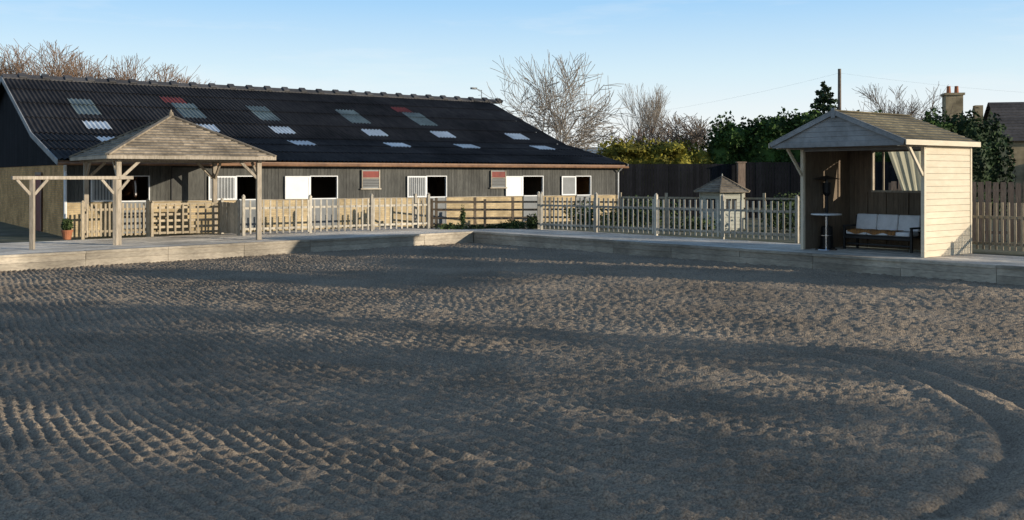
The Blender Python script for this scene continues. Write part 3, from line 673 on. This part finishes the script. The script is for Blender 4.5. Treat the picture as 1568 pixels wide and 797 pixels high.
# ------------------------------------------------------------------ bare trees
def tree_mesh(seed,height,levels,upb=.1,spread=.75,kids=(1,2),ndiv=4,rmin=.010,first=.36,lk=(.55,.85)):
    rn=random.Random(seed); S=[]
    def br(p,d,L,r,lv):
        n=ndiv if lv<levels else 3
        for i in range(n):
            d=(d+Vector((rn.gauss(0,.13),rn.gauss(0,.13),rn.gauss(0,.10)+upb*.4))).normalized()
            q=p+d*(L/n); r2=max(r*(1-.55/n),rmin); S.append((p,q,r,r2)); p=q; r=r2
            if lv<levels:
                for _ in range(rn.randint(*kids)):
                    ax=Vector((rn.gauss(0,1),rn.gauss(0,1),rn.gauss(0,.5))); ax=(ax-d*ax.dot(d))
                    if ax.length<.01: continue
                    ax.normalize(); k=rn.uniform(.5,1.1)*spread
                    br(p,(d+ax*k+Vector((0,0,upb))).normalized(),L*rn.uniform(*lk),max(r2*.62,rmin),lv+1)
    br(Vector((0,0,height*.10)),Vector((0,0,1)),height*first,height*.016,0)
    S.insert(0,(Vector((0,0,-.1)),Vector((0,0,height*.10)),height*.022,height*.016))
    P=np.array([s[0] for s in S]);Q=np.array([s[1] for s in S]);R1=np.array([s[2] for s in S]);R2=np.array([s[3] for s in S])
    zmax=np.percentile(Q[:,2],98.5); k=height/zmax; P*=k;Q*=k
    ok=Q[:,2]<height*1.03; P,Q,R1,R2=P[ok],Q[ok],R1[ok],R2[ok]
    d=Q-P; d/=np.linalg.norm(d,axis=1)[:,None]+1e-9; ref=np.where(np.abs(d[:,2:3])<.9,np.array([[0,0,1.]]),np.array([[1.,0,0]])); a=np.cross(d,ref); a/=np.linalg.norm(a,axis=1)[:,None]; b=np.cross(d,a)
    ns=4; Vv=[]
    for c,rr_ in((P,R1),(Q,R2)):
        for i in range(ns):
            t=2*math.pi*i/ns; Vv.append(c+(a*math.cos(t)+b*math.sin(t))*rr_[:,None])
    Vv=np.stack(Vv,1); N_=len(P); base=(np.arange(N_)*2*ns)[:,None]
    Ff=[np.concatenate([base+i,base+(i+1)%ns,base+ns+(i+1)%ns,base+ns+i],1) for i in range(ns)]
    return Vv.reshape(-1,3),np.concatenate(Ff)
def tree(name,loc,height,seed,mat,levels=4,width=None,**k):
    Vv,Ff=tree_mesh(seed,height,levels,**k)
    if width:
        z=Vv[:,2]/height
        mx_=(np.percentile(Vv[:,0],97)+np.percentile(Vv[:,0],3))/2
        sh_=np.clip(z,0,1)[:,None]*np.array([[mx_/z.mean(),Vv[:,1].mean()/z.mean(),0]]); Vv=Vv-sh_
        cur=np.percentile(Vv[:,0],98)-np.percentile(Vv[:,0],2); f=width/cur; Vv=Vv*np.array([f,f,1])
    return npmesh(name,Vv,Ff,[mat],loc=loc)
tree('bare_tree',(2.9,60,.38),9.1,21,G_bark2,levels=4,width=6.0,upb=.06,spread=1.05,first=.42,lk=(.6,.92),rmin=.013)
tree('bare_birch_tree',(10.2,76,.38),8.9,22,G_bark2,levels=4,width=3.2,upb=.2,spread=.6)
tree('bare_tree',(12.6,72,.38),6.4,23,G_bark,levels=4,width=4.4,spread=.9,rmin=.014)
tree('bare_tree',(9.3,70,.38),5.4,24,G_bark3,levels=4,width=4,spread=.9,rmin=.014)
tree('bare_tree',(22.0,58,.38),7.2,25,G_bark,levels=4,width=4,spread=.8)
tl=tree('bare_tree',(-39,82,.38),12.4,26,G_bark3,levels=4,width=7.5,spread=.85,rmin=.016)
for (x,y,s_,r_) in((-36,80,.99,1),(-33,84,.95,2.2),(-30,84,.91,3.3),(-27.5,85,.84,4.4),(-43,84,1.0,5.1),(-37.5,84,1.0,4),(-34.5,83,.94,5.5)):
    o=bpy.data.objects.new('bare_tree',tl.data); COL.objects.link(o); o.location=(x,y,.38); o.scale=(s_,s_,s_); o.rotation_euler=(0,0,r_)
ct=empty('conifer_tree',(20.2,65,.38))
mb=MB(); mb.tube((0,0,-.1),(0,0,8.0),.16,.02,8); mb.obj('trunk',[G_bark],parent=ct)
bl=[]
for i in range(34):
    z=2.6+i*.165; r_=max(.22,(8.6-z)*.44); a=i*2.4; bl.append((math.cos(a)*r_*.6,math.sin(a)*r_*.6,z+rb.uniform(-.1,.1),r_*.6,r_*.6,.2))
leaves('foliage',bl,11000,.16,F_dark,core=False,seed=31,parent=ct,shell=(.1,1.1))
# ------------------------------------------------------------------ pole & wires
mb=MB(); mb.tube((19.7,60.5,.3),(19.7,60.5,8.95),.13,.10,8,0)
def wire(p,q,sag,n=14):
    pr=None
    for i in range(n+1):
        t=i/n; c=Vector(p).lerp(Vector(q),t); c.z-=sag*4*t*(1-t)
        if pr: mb.tube(pr,c,.003,.003,4,1,cap=False)
        pr=c
wire((19.7,60.5,8.7),(-6,95,7.5),1.2); wire((19.7,60.5,8.7),(60,70,8.5),1.0)
mb.obj('utility_pole',[G_bark,P_grey])
# ------------------------------------------------------------------ stone house
hs_=empty('stone_house',(32.4,66,.38),math.radians(-12))
mb=MB(); mb.bx(0,12,0,7,0,4.6,0); mb.add([(0,0,4.6),(0,7,4.6),(0,3.5,7.1),(12,0,4.6),(12,7,4.6),(12,3.5,7.1)],[(0,2,1),(3,4,5)],0)
mb.bx(-3.4,-2.3,1.4,2.6,0,7.6,0); mb.bx(-3.5,-2.2,1.3,2.7,7.6,7.75,0); mb.bx(-1.5,-1.0,1.6,2.3,0,6.9,0)
mb.bx(-6,0,.5,6.5,0,4.2,0)
for x in(2,5.2,8.4):
    mb.bx(x,x+1.1,-.03,0.0,1.0,2.1,1); mb.bx(x,x+1.1,-.03,0,3.0,4.0,1)
    for z in(.9,2.9): mb.bx(x-.1,x+1.2,-.08,0,z-.02,z+.09,2)
mb.obj('walls',[BR_stone,P_black,W_cream],parent=hs_)
mb=MB()
def slope(x0,x1,ya,za,yb,zb,n=14):
    for i in range(n):
        t0=i/n;t1=(i+1)/n; y0=ya+(yb-ya)*t0;y1=ya+(yb-ya)*t1;z0=za+(zb-za)*t0;z1=za+(zb-za)*t1
        mb.add([(x0,y0,z0+.05),(x1,y0,z0+.05),(x1,y1,z1+.01),(x0,y1,z1+.01),(x0,y0,z0),(x1,y0,z0)],[(0,1,2,3),(4,5,1,0)],0)
slope(-.25,12.25,-.35,4.4,3.5,7.2); slope(-.25,12.25,7.35,4.4,3.5,7.2)
slope(-6.2,-.26,.2,4.05,3.5,5.4); slope(-6.2,-.26,6.8,4.05,3.5,5.4)
slope(1.5,12,-4,1.9,-.02,3.0,8)
mb.obj('roof',[R_slate],parent=hs_)
mb=MB(); 
for x in(-3.1,-2.6): mb.tube((x,2,7.75),(x,2,8.25),.15,.12,10)
mb.obj('chimney_pots',[C_pot],parent=hs_)
# ------------------------------------------------------------------ hills
n=160; vs=[];fs=[]
for i in range(n+1):
    a=math.radians(-70+140*i/n); h=26+5*math.sin(a*7+1)+3*math.sin(a*17)
    for (dd_,hh) in((700,-1),(900,h*.7),(1100,h),(1300,-1)): vs.append((dd_*math.sin(a),dd_*math.cos(a),hh))
for i in range(n):
    for k in range(3): fs.append((i*4+k,(i+1)*4+k,(i+1)*4+k+1,i*4+k+1))
mb=MB(); mb.add(vs,fs); mb.obj('distant_hills',[G_hill],smooth=True)
# ------------------------------------------------------------------ unseen tree belt right of frame, added to shade the arena
SV=Vector((.92,-.39)).normalized(); SN=Vector((.39,.92)).normalized()
def at(s_,t_): p_=SN*s_+SV*t_; return p_.x,p_.y
bl=[]
rb2=random.Random(12)
def crown(s_,t_,zc,rh,rv):
    x,y=at(s_,t_); bl.append((x,y,zc,rh,rh,rv))
holes=[(13.6,6.9,.15,.3),(12.2,5.3,.18,.5),(7.4,6.9,.22,.4),(10.2,5.8,.12,.3)]
for s_ in np.arange(-12,15.4,.6):
    top=rb2.uniform(8.4,9.8)
    z=.5
    while z<top:
        if not any(abs(s_-h[0])<h[2]+.3 and abs(z-h[1])<h[3]+.3 for h in holes):
            crown(s_,26+rb2.uniform(-.6,.6),z,rb2.uniform(.38,.64),rb2.uniform(.42,.78))
        z+=.75
leaves('shade_tree_belt',bl,78000,.105,F_dark,seed=41,core=False,shell=(.1,1.15))  # unseen foliage, density and gaps shaped to dapple the sand
bl=[]
for s_ in np.arange(24.4,27.0,.7):
    for z in np.arange(5.8,8.2,.7): crown(s_,26+rb2.uniform(-.6,.6),z,.5,.5)
for s_ in np.arange(19.8,23.9,.6):
    for z in (8.1,8.7,9.1): 
        if s_<21.5 or z<8.3: crown(s_,26+rb2.uniform(-.6,.6),z+.2*rb2.uniform(-1,1)-(s_-18.3)*.10,.5,.42)
o=leaves('shade_crowns',bl,7500,.17,F_dark,seed=42,core=False,shell=(.1,1.15))  # unseen raised crowns, added to cast a dark band across the arena
mb=MB()
for s_ in (20.5,22.5,25.5):
    x,y=at(s_,26); mb.tube((x,y,-.1),(x,y,8),.10,.05,8)
mb.obj('trunks',[G_bark],parent=o)
# ------------------------------------------------------------------ light
EL=math.radians(11.5); AZ=math.atan2(SV.x,SV.y)
w=bpy.data.worlds.new('World'); sc.world=w; w.use_nodes=True; nt=w.node_tree
bg=nt.nodes['Background']; sky=nt.nodes.new('ShaderNodeTexSky'); sky.sky_type='NISHITA'; sky.sun_disc=False
sky.sun_elevation=EL; sky.sun_rotation=AZ; sky.air_density=1.0; sky.dust_density=.3; sky.ozone_density=2.5
N=nt.nodes; L=nt.links
tc=N.new('ShaderNodeTexCoord'); sp=N.new('ShaderNodeSeparateXYZ'); L.new(tc.outputs['Generated'],sp.inputs[0])
mp=N.new('ShaderNodeMapping'); mp.inputs['Scale'].default_value=(2.2,2.2,16); L.new(tc.outputs['Generated'],mp.inputs[0])
no=N.new('ShaderNodeTexNoise'); no.inputs['Scale'].default_value=1.6; no.inputs['Detail'].default_value=7; no.inputs['Roughness'].default_value=.6; L.new(mp.outputs[0],no.inputs['Vector'])
cr=N.new('ShaderNodeValToRGB'); e=cr.color_ramp.elements
e[0].position=0; e[0].color=(1.0,1.0,.99,1); e[1].position=1; e[1].color=(.11,.21,.40,1)
for p_,c_ in((.05,(.94,.98,1.0,1)),(.10,(.72,.90,1.0,1)),(.17,(.40,.69,1.0,1)),(.40,(.17,.31,.54,1))):
    x=e.new(p_); x.color=c_
L.new(sp.outputs[2],cr.inputs[0])
mr=N.new('ShaderNodeMapRange'); mr.inputs[1].default_value=.52; mr.inputs[2].default_value=.78; mr.inputs[3].default_value=0; mr.inputs[4].default_value=.45; L.new(no.outputs['Fac'],mr.inputs[0])
cl=N.new('ShaderNodeMixRGB'); cl.inputs[2].default_value=(.97,.99,1.0,1); L.new(mr.outputs[0],cl.inputs[0]); L.new(cr.outputs[0],cl.inputs[1])
sc_=N.new('ShaderNodeVectorMath'); sc_.operation='SCALE'; sc_.inputs[3].default_value=1.04/.12; L.new(cl.outputs[0],sc_.inputs[0])
mx=N.new('ShaderNodeMixRGB'); mx.inputs[0].default_value=.86; L.new(sky.outputs[0],mx.inputs[1]); L.new(sc_.outputs[0],mx.inputs[2])
L.new(mx.outputs[0],bg.inputs[0]); bg.inputs[1].default_value=.12
sl=bpy.data.lights.new('sun','SUN'); sl.energy=5.0; sl.angle=math.radians(.53); sl.color=(1,.89,.73)
so=bpy.data.objects.new('sun',sl); COL.objects.link(so)
dirv=Vector((SV.x*math.cos(EL),SV.y*math.cos(EL),math.sin(EL)))
so.rotation_euler=dirv.to_track_quat('Z','Y').to_euler()
so.location=(30,-20,30)
cam=bpy.data.cameras.new('camera'); co=bpy.data.objects.new('camera',cam); COL.objects.link(co)
co.location=(0,0,2.5); co.rotation_euler=(math.radians(90),0,0); cam.sensor_width=36; cam.lens=1540/1568*36; cam.shift_y=-128.5/1568; cam.clip_end=6000
sc.camera=co
sc.view_settings.view_transform='Standard'; sc.view_settings.look='None'; sc.view_settings.exposure=0
